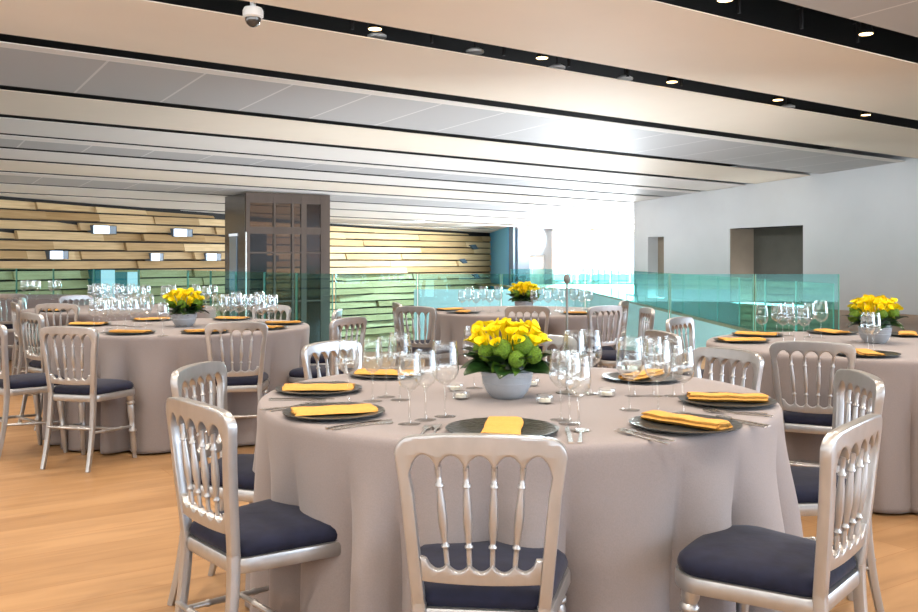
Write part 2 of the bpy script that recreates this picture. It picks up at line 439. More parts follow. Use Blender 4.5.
# downlights in the slots
def ceil_at(px, py, dz=0):
    y = F*(2.84+dz)/(284.5-py); return ((px-CX)/F*y, y, CZ(y)+dz)
DL = [(375, 29, 'fourth along the slot beside the dome camera, left of the rest'), (542, 58, ''), (672, 82, ''), (778, 100, ''), (866, 115, ''), (725, 0, ''), (866, 34, '')]
DLAB = ['lit round downlight in the long slot, first to the right of the dome camera',
        'lit round downlight in the long slot, second to the right of the dome camera',
        'lit round downlight in the long slot, third to the right of the dome camera',
        'lit round downlight in the long slot, fourth to the right of the dome camera',
        'lit round downlight in the long slot, last before the right edge of the photo',
        'lit round downlight cut by the top edge in the topmost ceiling slot',
        'lit round downlight near the top right corner, in the topmost ceiling slot']
def downlight(loc, label):
    r = thing('downlight', label, 'ceiling light', loc, 0, 'lit downlights in the ceiling slots')
    MB().lathe([(.055, 0), (.085, 0), (.085, .02), (.07, .05), (.06, .14), (0, .14)], 20).build('housing', BLACKM, r)
    MB().lathe([(0, .004), (.075, .004), (.075, -.004), (0, -.004)], 20).build('lens', LENS, r)
    MB().tube([(0, 0, .14), (0, 0, .6)], [.012, .012], 6).build('hanger', BLACKM, r)
for (px, py, _), lab in zip(DL, DLAB):
    downlight(ceil_at(px, py, .06), lab)
DISC = ['unlit white round fitting just below the first lit downlight past the dome camera', 'unlit white round fitting between the first and second lit downlights of the long slot',
        'unlit white round fitting just past the second lit downlight of the long slot', 'unlit white round fitting just before the third lit downlight of the long slot',
        'unlit white round fitting just past the fourth lit downlight of the long slot']
for (px, py), lab in zip(((377, 38), (475, 53), (557, 69), (625, 80), (788, 108)), DISC):
    r = thing('ceiling_speaker', lab, 'ceiling fitting', ceil_at(px, py, .12), 0, 'white round fittings in the long slot')
    MB().lathe([(0, 0), (.11, 0), (.115, .01), (.115, .03), (.06, .06), (0, .06)], 20).build('grille', WHITEDISC, r)
    MB().tube([(0, 0, .06), (0, 0, .5)], [.01, .01], 6).build('hanger', BLACKM, r)
# dome camera
x, y, z = ceil_at(253, 7, 0)
r = thing('security_camera', 'white dome security camera hanging from the ceiling slot at upper left', 'security camera', (x, y, z-.16))
MB().lathe([(.0, .30), (.03, .30), (.03, .16), (.09, .15), (.105, .12), (.105, .06), (.085, .045), (.0, .045)], 24).build('housing', WHITEDISC, r)
MB().lathe([(.082, .05), (.08, .02), (.065, -.015), (.035, -.04), (0, -.05)], 24).build('dome', mat('dark_dome', (70, 66, 62), .08, .2, .8), r)

# lift shaft standing in the void
r = thing('lift_shaft', 'tall lift shaft of dark bronze cladding and smoked glass beyond the balustrade', 'lift shaft', (-6.46, 27.3, -5))
ux, uy = Vector((2.35, 1.15, 0)).normalized(), Vector((-1.14, 1.9, 0)).normalized()
LW, LD = 2.65, 2.2
def LM(): return Matrix(((ux.x, uy.x, 0, 0), (ux.y, uy.y, 0, 0), (0, 0, 1, 0), (0, 0, 0, 1)))
LH = 8.30
mb = MB()
for a, w in ((0, .12), (.85, .06), (1.42, .07), (1.72, .17), (2.35, .3)):
    mb.box(a, a+w, .0, .12, 0, LH, LM())
for zz, hh in ((4.95, .05), (5.15+1.3, .05), (7.05, .22), (8.0, .3)):
    mb.box(0, LW, .01, .11, zz, zz+hh, LM())
mb.box(0, LW, LD-.1, LD, 0, LH*.2, LM())
mb.build('shaft_frame', DARKMETAL, r, 0)
g = MB().box(.05, LW-.05, .04, .06, 0, LH, LM()).box(LW-.06, LW-.04, .06, LD, 0, LH, LM()).build('smoked_glass', SMOKE, r, 0)
sd = MB().box(0, .12, .12, LD, 0, LH, LM()).build('side_cladding', noisy(mat('dark_steel_cladding', (92, 92, 96), .25, .85), (2,2,1), .15), r, 0)
sc_ = MB().box(-.03, 0, .9, 1.6, 4.3, 7.0, LM()).build('display_panel', mat('blue_grey_panel', (150, 172, 190), .15, .3), r, 0)
MB().box(-.04, 0, .86, 1.64, 7.0, 7.08, LM()).build('panel_light', emit('panel_strip', (235, 240, 245), 1.2), sc_, 0)
MB().box(-.02, .02, -.015, .03, 4.3, 7.1, LM()).build('corner_strip', mat('bright_steel_strip', (225, 225, 222), .25, .9), r, 0)
mb = MB()
mb.box(.25, .8, .5, .9, 5, 7.2, LM()).box(.2, 1.5, 1.4, 1.5, 6.2, 6.4, LM())
mb.build('lift_machinery', noisy(mat('brown_machinery', (104, 88, 76), .5), (4,4,4), .2), r, 0)

# glass balustrades
def balustrade(label, pts, n_list, h=1.06, name='glass_balustrade', group='glass balustrades around the void'):
    r = thing(name, label, 'balustrade', (pts[0][0], pts[0][1], 0), 0, group)
    o = Vector((pts[0][0], pts[0][1], 0))
    for (a, b), n in zip(zip(pts, pts[1:]), n_list):
        a, b = Vector(a+(0,)), Vector(b+(0,)); d = (b-a)/n; u = d.normalized(); q = Vector((-u.y, u.x, 0))
        for k in range(n):
            p0, p1 = a+d*k+u*.008-o, a+d*(k+1)-u*.008-o
            e = u*.012
            MB().prism([tuple((p0+e-q*.008).xy), tuple((p1-e-q*.008).xy), tuple((p1-e+q*.008).xy), tuple((p0+e+q*.008).xy)], -.25, h).build('glass_panel', BAL, r, 0)
            for s, t in ((p0, p0+e), (p1-e, p1)):
                ed = MB().prism([tuple((s-q*.008).xy), tuple((t-q*.008).xy), tuple((t+q*.008).xy), tuple((s+q*.008).xy)], -.25, h)
                ed.build('panel_edge', BALEDGE, r, 0)
    return r
sh = lambda pts, d: [(x, y+d) for x, y in pts]
balustrade('run of green-tinted glass balustrade behind the tables at the left of the room', [GL[0], GL[1], GL[2]], [9, 5])
balustrade('green-tinted glass balustrade across the back of the room, ending beside the right table', [(-1.70, 12.3), (5.12, 12.1)], [6])
balustrade('further green-tinted glass balustrade along the far side of the void, before the white wall', [(5.25, 12.6), (5.25, 39.5)], [19], .92)
balustrade('far green-tinted glass balustrade at the end of the void before the bright window', [(5.2, 40.05), (2.3, 40.05)], [3], .85)

# ------------------------------------------------------------------ chairs
def outline_frame():
    def ow(z): return lerp(.152, .190, (z-.44)/.44)
    P = []
    zt_, rc = .88, .045
    P.append((-ow(.44), .44))
    P.append((-ow(.6), .6)); P.append((-ow(.74), .74))
    for k in range(7):
        a = PI-k*PI/2/6
        P.append((-.19+rc+rc*math.cos(a), zt_-rc-.002+rc*math.sin(a)))
    for k in range(1, 6):
        x = lerp(-.145, .145, k/6); P.append((x, .88+.006*(1-(x/.15)**2)))
    for k in range(7):
        a = PI/2-k*PI/2/6
        P.append((.19-rc+rc*math.cos(a), zt_-rc-.002+rc*math.sin(a)))
    P += [(ow(.74), .74), (ow(.6), .6), (ow(.44), .44)]
    iw = lambda z: ow(z)-.029
    P += [(iw(.44), .44), (iw(.6), .6), (iw(.74), .74)]
    xs = [.157, .094, .0315, -.0315, -.094, -.157]
    for i in range(5):
        xa, xb = xs[i], xs[i+1]
        za = .785 if i == 0 else .797
        zb = .785 if i == 4 else .797
        for k in range(0 if i == 0 else 1, 9):
            t = k/8
            x = lerp(xa, xb, t); zb_ = lerp(za, zb, t)
            P.append((x, zb_+(.835-zb_)*math.sin(PI*t)**.62 if 0 < t < 1 else zb_))
    P += [(-iw(.74), .74), (-iw(.6), .6), (-iw(.44), .44)]
    return P
SPX = (.094, .0315, -.0315, -.094)
def outline_rail():
    P = [(-.132, .525)]
    for k in range(1, 8): 
        x = lerp(-.132, .132, k/8); P.append((x, .525-.006*(1-(x/.132)**2)))
    P.append((.132, .525)); P.append((.136, .585)); P.append((.122, .585))
    xs = [.122]+[x*.80 for x in SPX]+[-.122]
    for i in range(5):
        xa, xb = xs[i], xs[i+1]
        za = .580 if i == 0 else .572
        zb = .580 if i == 4 else .572
        for k in range(1, 9):
            t = k/8
            P.append((lerp(xa, xb, t), lerp(za, zb, t)-.022*math.sin(PI*t)**.7 if t < 1 else zb))
    P.append((-.136, .585))
    return P
def back_y(x, z):
    t = max(0, (z-.44)/.44)
    return -.195-.034*t**1.15-.014*(1-(x/.19)**2)*min(1, max(0, t*2))
def plate2d(name, poly, half, bev, m, parent):
    cu = bpy.data.curves.new(name+'_outline', 'CURVE'); cu.dimensions = '2D'; cu.fill_mode = 'BOTH'
    sp = cu.splines.new('POLY'); sp.points.add(len(poly)-1)
    for p, (x, z) in zip(sp.points, poly): p.co = (x, z, 0, 1)
    sp.use_cyclic_u = True
    cu.extrude = half-bev; cu.bevel_depth = bev; cu.bevel_resolution = 1; cu.offset = -bev
    tmp = bpy.data.objects.new('tmp', cu); COL.objects.link(tmp)
    dg = bpy.context.evaluated_depsgraph_get()
    me = bpy.data.meshes.new_from_object(tmp.evaluated_get(dg))
    bpy.data.objects.remove(tmp); bpy.data.curves.remove(cu)
    bm = bmesh.new(); bm.from_mesh(me)
    bmesh.ops.remove_doubles(bm, verts=bm.verts, dist=1e-5)
    # extra cuts so that the plate can be bowed
    for i in range(1, 14):
        x = -.2+.4*i/14
        bmesh.ops.bisect_plane(bm, geom=bm.verts[:]+bm.edges[:]+bm.faces[:], plane_co=(x, 0, 0), plane_no=(1, 0, 0))
    for i in range(1, 6):
        zc = .44+.44*i/6
        bmesh.ops.bisect_plane(bm, geom=bm.verts[:]+bm.edges[:]+bm.faces[:], plane_co=(0, zc, 0), plane_no=(0, 1, 0))
    for v in bm.verts:
        x, z, d = v.co; v.co = (x, back_y(x, z)+d, z)
    bmesh.ops.recalc_face_normals(bm, faces=bm.faces)
    bm.to_mesh(me); bm.free()
    me.materials.clear(); me.materials.append(m)
    me.polygons.foreach_set('use_smooth', [True]*len(me.polygons)); me.set_sharp_from_angle(angle=math.radians(35))
    me.name = name
    return link(name, me, parent)
def seat_outline(inset=0, n=10):
    """D-shaped seat: round at the front corners, narrower at the back"""
    P = []
    fw, bw, yf, yb, r = .203-inset, .163-inset, .168-inset, -.205+inset, .085
    for k in range(n+1):
        a = -PI/2*0+k*PI/2/n
        P.append((fw-r+r*math.cos(a), yf-r+r*math.sin(a)+(0)))
    for k in range(1, 6):
        x = lerp(fw-r, -(fw-r), k/6); P.append((x, yf+.012*(1-(x/(fw-r))**2)))
    for k in range(n+1):
        a = PI/2+k*PI/2/n
        P.append((-(fw-r)+r*math.cos(a), yf-r+r*math.sin(a)))
    rb = .05
    for k in range(n+1):
        a = PI+k*PI/2/n
        P.append((-(bw-rb)+rb*math.cos(a), yb+rb+rb*math.sin(a)))
    for k in range(n+1):
        a = 1.5*PI+k*PI/2/n
        P.append(((bw-rb)+rb*math.cos(a), yb+rb+rb*math.sin(a)))
    return P
def rings(name, levels, m, parent, cap=True):
    """loft through closed outlines given as (outline, z or function)"""
    vs, fs = [], []
    n = len(levels[0][0])
    for P, z in levels:
        vs += [(x, y, z) for x, y in P]
    for i in range(len(levels)-1):
        for k in range(n):
            fs.append((i*n+k, i*n+(k+1) % n, (i+1)*n+(k+1) % n, (i+1)*n+k))
    if cap:
        fs.append(tuple(range(n-1, -1, -1))); fs.append(tuple((len(levels)-1)*n+k for k in range(n)))
    return MB().add(vs, fs).build(name, m, parent, 50)
def scale_out(P, s, cy=.01): return [(x*s, cy+(y-cy)*s) for x, y in P]
def turned(p0, p1, prof, n=12):
    """lathe profile (radius, t) between two points"""
    p0, p1 = Vector(p0), Vector(p1); d = p1-p0; L = d.length
    M = Matrix.Translation(p0) @ d.to_track_quat('Z', 'Y').to_matrix().to_4x4()
    pr = [(0, 0)]+[(r, t*L) for r, t in prof]+[(0, L)]
    return MB().lathe(pr, n, M)
SPROF = [(.006, 0), (.006, .15), (.0058, .17), (.0095, .185), (.0095, .20), (.006, .215), (.007, .25), (.0105, .42), (.0108, .5), (.0095, .62), (.0068, .76), (.0062, .79), (.0095, .80), (.0095, .82), (.006, .835), (.0062, .9), (.0075, 1)]
LPROF = [(.013, 0), (.014, .04), (.0135, .08), (.016, .1), (.019, .3), (.0175, .40), (.023, .42), (.023, .44), (.0165, .46), (.018, .6), (.022, .8), (.018, .84), (.025, .855), (.025, .88), (.018, .90), (.023, .93), (.023, 1)]
TPROF = [(.008, 0), (.009, .25), (.0115, .27), (.0115, .29), (.009, .31), (.011, .5), (.009, .69), (.0115, .71), (.0115, .73), (.009, .75), (.008, 1)]
def make_chair():
    r = thing('banquet_chair', '', 'chair')
    plate2d('back_frame', outline_frame(), .0145, .005, SILVER, r)
    plate2d('back_rail', outline_rail(), .011, .004, SILVER, r)
    for x in SPX:
        xb = x*.80
        turned((xb, back_y(xb, .568), .566), (x, back_y(x, .805), .806), SPROF).build('spindle', SILVER, r, 50)
    so = seat_outline()
    rings('seat_frame', [(scale_out(so, .93), .415), (scale_out(so, .985), .415), (scale_out(so, 1.0), .422), (scale_out(so, 1.0), .448), (scale_out(so, .985), .456), (scale_out(so, .93), .458)], SILVER, r)
    c = [(scale_out(so, .93), .456), (scale_out(so, .965), .466), (scale_out(so, .97), .478), (scale_out(so, .945), .492), (scale_out(so, .88), .503), (scale_out(so, .72), .511), (scale_out(so, .45), .516), (scale_out(so, .15), .518)]
    rings('seat_cushion', c, NAVY, r)
    for s in (-1, 1):
        turned((s*.180, .142, 0), (s*.168, .108, .42), LPROF).build('leg', SILVER, r, 50)
        pts, sx = [], []
        for k in range(11):
            t = k/10; z = .47*t
            pts.append((s*lerp(.150, .139, t), lerp(-.258, -.197, 1-(1-t)**1.9), z)); w = lerp(.0115, .0155, t); sx.append((w, w))
        MB().tube(pts, None, 16, sx).build('leg', SILVER, r, 50)
        turned((s*.146, -.225, .23), (s*.174, .125, .21), TPROF, 10).build('stretcher', SILVER, r, 50)
    turned((-.163, -.02, .22), (.163, -.02, .22), TPROF, 10).build('stretcher', SILVER, r, 50)
    turned((-.146, -.222, .255), (.146, -.222, .255), TPROF, 10).build('stretcher', SILVER, r, 50)
    register(r)
    return r

# crest position in plan, outward direction, table, label
T1, T2, T3, T4, T5, T6 = (.208, 3.327), (-2.06, 6.73), (2.42, 5.3), (.64, 8.76), (-3.45, 9.2), (-5.9, 12.0)
GC = 'silver banquet chairs'
CHAIRS = [
 ((0.048, 2.041), (-.10, -1), T1, 'silver spindle-back chair with its back to the camera at the front table', GC),
 ((-0.735, 2.515), (-.75, -.66), T1, 'silver chair nearest the camera on the left side of the front table', GC),
 ((-0.991, 3.413), (-.98, .2), T1, 'silver chair behind the near left one, tucked against the front table cloth', GC),
 ((-0.620, 4.367), (-.80, .6), T1, 'white-lit silver chair at the far left of the front table, facing the camera', GC),
 ((0.424, 4.728), (.1, 1), T1, 'silver chair at the far side of the front table, mostly hidden by the yellow flowers', GC),
 ((1.198, 4.007), (.85, .52), T1, 'silver chair at the far right of the front table, arched top seen above two plates', GC),
 ((1.410, 3.159), (1, -.06), T1, 'silver chair on the right of the front table behind the nearest right one', GC),
 ((0.985, 2.226), (.76, -.65), T1, 'silver chair nearest the camera on the right, its navy seat fully visible', GC),
 ((1.712, 4.367), (-.42, -.9), T3, 'silver chair with its back to the camera at the right table', GC),
 ((1.516, 6.201), (-.75, .62), T3, 'white-lit silver chair at the far left of the right table, before the glass', GC),
 ((1.124, 5.003), (-.97, -.25), T3, 'silver chair at the left side of the right table, only its brown crest showing', GC),
 ((1.558, 7.420), (.97, .05), T4, 'silver chair turned edge-on before the glass, left of the white-lit chair', GC),
 ((0.588, 7.759), (-.06, -1), T4, 'silver chair with its back to the camera at the back table, behind the yellow flowers', GC),
 ((1.272, 7.791), (.55, -.84), T4, 'silver chair at the right of the back table, nearer of two in line', GC),
 ((1.62, 8.80), (1, -.4), T4, 'silver chair at the right of the back table, further of two in line', GC),
 ((-0.578, 8.321), (-1, -.25), T4, 'narrow edge-on silver chair left of the back table', GC),
 ((-0.371, 7.685), (-.45, -.9), T4, 'silver chair left of the back table, turned with its back to the camera', GC),
 ((-2.33, 5.36), (-.25, -.97), T2, 'silver chair at the left table seen whole, legs and navy seat clear on the floor', GC),
 ((-1.420, 5.745), (.22, -.97), T2, 'silver chair at the right front of the left table, behind the near left chairs', GC),
 ((-3.20, 6.72), (-.68, -.73), T2, 'silver chair at the left side of the left table, behind the whole one', GC),
 ((-2.957, 5.682), (-.66, -.75), T2, 'silver chair cut by the left edge of the photo, navy seat showing', GC),
 ((-0.965, 7.187), (1, .0), T2, 'brownish silver chair at the right of the left table, further of two', GC),
 ((-0.753, 6.201), (.85, -.5), T2, 'white-lit silver chair at the right of the left table, nearer of two', GC),
 ((-1.65, 7.95), (.38, .92), T2, 'silver chair at the far side of the left table, behind its right cluster of glasses', GC),
 ((-3.657, 8.183), (0, -1), T5, 'beige-crested silver chair with its back to us at the second left table', GC),
 ((-4.558, 9.381), (-.93, -.35), T5, 'pale silver chair at the left end of the second left table', GC),
 ((-4.30, 10.1), (-.75, .66), T5, 'silver chair at the far left of the second left table, low brown crest showing', GC),
 ((-4.166, 8.427), (-.85, -.55), T5, 'silver chair seen edge-on between the left table and the second left table', GC),
 ((-5.25, 10.5), (.4, -.9), T6, 'silver chair by the left photo edge, with its back to us at the farthest table', GC),
]
proto = make_chair()
for i, ((x, y), (ox, oy), T, lab, grp) in enumerate(CHAIRS):
    o = proto if i == 0 else copy_tree(proto)
    n = math.hypot(ox, oy); ox, oy = ox/n, oy/n
    o.location = (x-ox*.245, y-oy*.245, 0); o.scale = (1.04, 1.04, .9675)
    o.rotation_euler = (0, 0, math.atan2(-oy, -ox)-PI/2)
    tag(o, lab, 'chair', grp)

# ------------------------------------------------------------------ tablecloths
def cloth(T, label, seed, chairs, R=.925, nf=15):
    rg = random.Random(seed)
    NT = 420
    ph = [rg.uniform(0, 2*PI) for _ in range(4)]
    # irregular folds: each fold has its own centre, width and depth
    folds = []
    a = rg.uniform(0, .3)
    while a < 2*PI-.12:
        w = rg.uniform(.17, .40); folds.append((a+w/2, w*.5, rg.uniform(.45, 1))); a += w
    def fold(t):
        s = 0
        for c, w, d in folds:
            q = (t-c+PI) % (2*PI)-PI
            if abs(q) < w: s = max(s, d*math.cos(q/w*PI/2)**.85)
        return s
    fv = [fold(2*PI*k/NT) for k in range(NT)]
    dents = []
    for (cx, cy), (ox, oy), TT_, *_ in chairs:
        if TT_ is not T: continue
        n = math.hypot(ox, oy); ox, oy = ox/n, oy/n
        dents.append((cx-ox*.17-T[0], cy-oy*.17-T[1], ox, oy))
    prof = []
    for k in range(10): prof.append((R*k/9.6*.99, TT))
    prof += [(R-.008, TT-.001), (R, TT-.006), (R+.005, TT-.016), (R+.006, TT-.03)]
    nz = 30
    zs = [TT-.03-(TT-.03-.012)*(k/nz) for k in range(1, nz+1)]
    vs, fs = [(T[0], T[1], TT)], []
    for r, z in prof[1:]:
        for k in range(NT):
            t = 2*PI*k/NT; vs.append((T[0]+r*math.cos(t), T[1]+r*math.sin(t), z))
    for z in zs:
        h = (TT-z)/TT
        g = sst(0.02, .6, h)
        for k in range(NT):
            t = 2*PI*k/NT; c, s = math.cos(t), math.sin(t)
            r = R+.006+.02*h+g*(.125*fv[k]-.06)+.006*h*math.sin(31*t+ph[0])+.01*h*math.sin(5*t+ph[1])
            # a tucked-in seat pushes the cloth inwards
            for dx, dy, ox, oy in dents:
                lim = None
                px, py = r*c, r*s
                lat = abs(-(px-dx)*oy+(py-dy)*ox)
                dep = (px-dx)*ox+(py-dy)*oy
                if dep > -.03:
                    wgt = (1-sst(.20, .34, lat))*sst(.03, .22, TT-z)
                    if wgt > 0: r -= wgt*(dep+.03)/max(.5, (c*ox+s*oy))
            vs.append((T[0]+r*c, T[1]+r*s, z))
    nr = len(prof)-1+len(zs)
    for k in range(NT): fs.append((0, 1+k, 1+(k+1) % NT))
    for i in range(nr-1):
        for k in range(NT):
            a, b = 1+i*NT+k, 1+i*NT+(k+1) % NT
            fs.append((a, a+NT, b+NT, b))
    me = MB().add(vs, fs).mesh('tablecloth', CLOTH, 60)
    for v in me.vertices: v.co.x -= T[0]; v.co.y -= T[1]
    o = link('tablecloth', me); o.location = (T[0], T[1], 0)
    sm = o.modifiers.new('thick', 'SOLIDIFY'); sm.thickness = .003; sm.offset = -1
    return tag(o, label, 'tablecloth', 'grey cloths over the round tables')
cloth(T1, 'grey floor-length cloth over the large round table at front centre', 1, CHAIRS)
cloth(T2, 'grey floor-length cloth over the round table standing on the left', 2, CHAIRS)
cloth(T3, 'grey floor-length cloth over the round table at the right edge of the photo', 3, CHAIRS)
cloth(T4, 'grey floor-length cloth over the round table at the back, before the glass', 4, CHAIRS)
cloth(T5, 'grey floor-length cloth over the second left table, behind the left one', 5, CHAIRS)
cloth(T6, 'grey floor-length cloth over the farthest table at the left photo edge', 6, CHAIRS)

# ------------------------------------------------------------------ place settings
CH_ME = MB().lathe([(0, 0), (.085, 0), (.10, .003), (.155, .010), (.162, .0135), (.162, .0155), (.155, .0155), (.105, .0085), (.095, .0065), (0, .006)], 56).mesh('charger_plate', CHARGER)
def napkin_mesh():
    path = []
    w, h = .045, .0088
    # flat roll: three layers wound round
    pts = [(-.030, .010), (.030, .010), (.038, .0135), (.030, .017), (-.032, .018), (-.043, .011), (-.034, .0045), (.036, .0035), (.047, .009), (.042, .019), (.030, .0235), (-.030, .0245), (-.040, .0225)]
    P = [Vector((x, z, 0)) for x, z in pts]
    L, Rr = [], []
    for i, p in enumerate(P):
        d = (P[min(i+1, len(P)-1)]-P[max(0, i-1)]).normalized(); q = Vector((-d.y, d.x, 0))*.0026
        L.append(p+q); Rr.append(p-q)
    sec = L+Rr[::-1]
    n, m = len(sec), 14
    rg = random.Random(5)
    vs, fs = [], []
    for j in range(m+1):
        y = lerp(-.128, .128, j/m)
        sag = .0012*math.sin(j*1.1)
        for k, p in enumerate(sec):
            vs.append((p.x*(1+.03*math.sin(j*.7+.5)), y+(.006*math.sin(k*1.7) if j in (0, m) else 0), p.y+sag*(p.y/.02)+.0005))
    for j in range(m):
        for k in range(n):
            fs.append((j*n+k, j*n+(k+1) % n, (j+1)*n+(k+1) % n, (j+1)*n+k))
    h = len(L)
    for base in (0, m*n):
        for i in range(h-1):
            fs.append((base+i, base+i+1, base+n-2-i, base+n-1-i))
    return MB().add(vs, fs).mesh('napkin', NAPKIN, 50)
NP_ME = napkin_mesh()
def fork_mesh():
    P = [(-.0055, -.10), (-.0065, -.095), (-.0028, .0), (-.003, .035), (-.0115, .052), (-.0125, .10), (-.0095, .10), (-.009, .062), (-.0055, .062), (-.0052, .10), (-.0018, .10), (-.0015, .062), (.0015, .062), (.0018, .10), (.0052, .10), (.0055, .062), (.009, .062), (.0095, .10), (.0125, .10), (.0115, .052), (.003, .035), (.0028, 0), (.0065, -.095), (.0055, -.10)]
    b = MB().prism(P, .001, .0035)
    b.v = [(x, y, z+.010*max(0, (y-.02)/.08)*max(0, 1-(y-.02)/.1)*2) for x, y, z in b.v]
    return b.mesh('fork', STEEL, 30)
def knife_mesh():
    P = [(-.0065, -.115), (-.0075, -.10), (-.0055, .0), (-.0085, .01), (-.0095, .06), (-.007, .10), (-.001, .118), (.004, .115), (.0055, .0), (.0075, -.10), (.0065, -.115)]
    return MB().prism(P, .0005, .004).mesh('knife', STEEL, 30)
def spoon_mesh():
    P = [(-.0055, -.10), (-.0065, -.095), (-.0028, .02), (-.003, .045)]
    Q = [(.018*math.sin(a)*-1, .075-.030*math.cos(a)) for a in [PI*k/10 for k in range(1, 10)]]
    pts = P+Q+[(0, .105)]+[(-x, y) for x, y in (P+Q)[::-1]]
    b = MB().prism(pts, .001, .004)
    return b.mesh('spoon', STEEL, 30)
FK, KN, SPN = fork_mesh(), knife_mesh(), spoon_mesh()

def put(name, me, loc, rz, label, cat, group):
    o = link(name, me); o.location = loc; o.rotation_euler = (0, 0, rz)
    return tag(o, label, cat, group)
def setting(T, pos, where, tname, cut=False, turn=0, short=None):
    x, y = pos
    out = math.atan2(y-T[1], x-T[0])            # direction from the table centre to the seat
    rz = out+PI/2                                # local +Y points to the centre
    put('charger_plate', CH_ME, (x, y, TT), rz, 'dark glass charger plate '+where, 'plate', 'charger plates on '+tname)
    nk = put('napkin', NP_ME, (x, y, TT+.0075), rz+turn, 'ochre napkin on plate '+(short or where), 'napkin', 'ochre napkins on '+tname)
    nk.scale = (1.15, 1, .62) if T is not T1 or pos[0] < .2 else (.86, 1, .95)
    if cut:
        c, s = math.cos(rz), math.sin(rz)
        def L(a, b): return (x+a*c-b*s, y+a*s+b*c, TT)
        rg = random.Random(int(x*1000))
        for nm, me, a, b, tilt, lab in (('fork', FK, -.19, -.03, .05, 'outer steel fork, left of the plate '), ('fork', FK, -.168+.0, .0, -.02, ''), ('knife', KN, .19, -.02, .03, 'steel knife right of the plate '), ('spoon', SPN, .222, -.03, -.04, 'steel spoon beside the knife of the plate ')):
            if not lab: continue
            put(nm, me, L(a, b), rz+tilt, lab+(short or where), nm, 'cutlery on '+tname)
        put('fork', FK, L(-.222, -.045), rz-.04, 'steel fork at the far left of the plate '+(short or where), 'fork', 'cutlery on '+tname)
S1 = [((334, 415), 'before the near left chair of the front table', True, -.35, 'before the near left chair'),
      ((319, 391.5), 'before the second left chair of the front table', True, .1, 'before the second left chair'),
      ((502, 432.5), 'just above the crest of the front-centre chair', True, .0, 'above the front-centre chair'),
      ((685, 427.5), 'before the near right chair of the front table', True, .15, 'before the near right chair'),
      ((727, 403.5), 'before the second right chair of the front table', True, .15, 'before the second right chair'),
      ((642, 380), 'behind the right group of glasses on the front table', False, .3, 'behind the right group of glasses'),
      ((387, 376), 'behind the left group of glasses on the front table', False, .6, 'behind the left group of glasses'),
      ((534, 369), 'at the far side of the front table, behind the flowers', False, .2, 'behind the flowers of the front table')]
for (px, py), w, cut, turn, short in S1:
    setting(T1, at(px, py), w, 'the front table', cut, turn, short)
def polar(T, dx, dy, r=.73):
    n = math.hypot(dx, dy); return (T[0]+dx/n*r, T[1]+dy/n*r)
for (dx, dy), w in (((-.15, -.8), 'right of the whole chair on the left table'), ((.40, -.75), 'left of the right front chair on the left table'), ((-.75, .05), 'at the left end of the left table'),
                    ((-.45, .6), 'behind the left glasses of the left table'), ((.75, -.33), 'nearer of two at the right end of the left table'), ((.75, .18), 'further of two at the right end of the left table'), ((.2, .75), 'behind the right glasses of the left table')):
    setting(T2, polar(T2, dx, dy), w, 'the left table', False, PI/2 if abs(dx) < abs(dy) else 0)
for (dx, dy), w in (((-.53, .6), 'further of two at the left end of the right table'), ((-.75, .12), 'nearer of two at the left end of the right table'), ((.08, .75), 'behind the glasses of the right table'),
                    ((.55, .6), 'right of the flower bowl on the right table'), ((-.33, -.68), 'behind the chair crest at the right table')):
    setting(T3, polar(T3, dx, dy), w, 'the right table', False, .3)
for (dx, dy), w in (((-.62, -.42), 'nearer of two at the left end of the back table'), ((-.74, .05), 'further of two at the left end of the back table'), ((.45, -.58), 'right of the chair back on the back table'), ((.74, .0), 'at the right end of the back table')):
    setting(T4, polar(T4, dx, dy), w, 'the back table', False, .8)
for (dx, dy), w in (((-.45, -.6), 'at the left end of the second left table'), ((.74, -.08), 'at the right end of the second left table, behind the flowers')):
    setting(T5, polar(T5, dx, dy), w, 'the second left table', False, .8)

# ------------------------------------------------------------------ glasses
def glass_profiles(h, w, stem):
    r = w/2
    foot = [(0, .0045), (.006, .0045), (.032, .0022), (.0345, .0012), (.0345, 0), (0, 0)]
    st = [(.006, .0045), (.0042, .012), (.0036, .03), (.0034, stem-.015), (.0045, stem-.004), (.0075, stem+.002), (0, stem+.002)]
    bh = h-stem
    bowl = [(.004, stem), (r*.45, stem+.05*bh), (r*.78, stem+.15*bh), (r*.95, stem+.26*bh), (r, stem+.38*bh), (r*.985, stem+.52*bh), (r*.92, stem+.74*bh), (r*.83, h-.002), (r*.82, h), (r*.805, h-.002), (r*.90, stem+.73*bh), (r*.962, stem+.52*bh), (r*.975, stem+.38*bh), (r*.925, stem+.265*bh), (r*.75, stem+.165*bh), (r*.4, stem+.075*bh), (0, stem+.05*bh)]
    return foot, st, bowl
GM = {}
for key, (h, w, stem) in {'large': (.238, .088, .100), 'medium': (.217, .074, .098)}.items():
    f, s, b = glass_profiles(h, w, stem)
    GM[key] = (MB().lathe(f, 28).mesh('foot', FOOTG, 50), MB().lathe(s, 12).mesh('stem', CLEAR, 50), MB().lathe(b, 32).mesh('bowl', CLEAR, 50))
    one = MB().lathe(f, 16).lathe(s, 8).lathe(b[:8]+b[8:], 18)
    GM[key+'_far'] = one.mesh('wine_glass', CLEARFAR, 50)
def wine_glass(pos, size, label, group):
    r = thing('wine_glass', label, 'wine glass', (pos[0], pos[1], TT), 0, group)
    for nm, me in zip(('foot', 'stem', 'bowl'), GM[size]): link(nm, me, r)
GG = 'wine glasses on the front table'
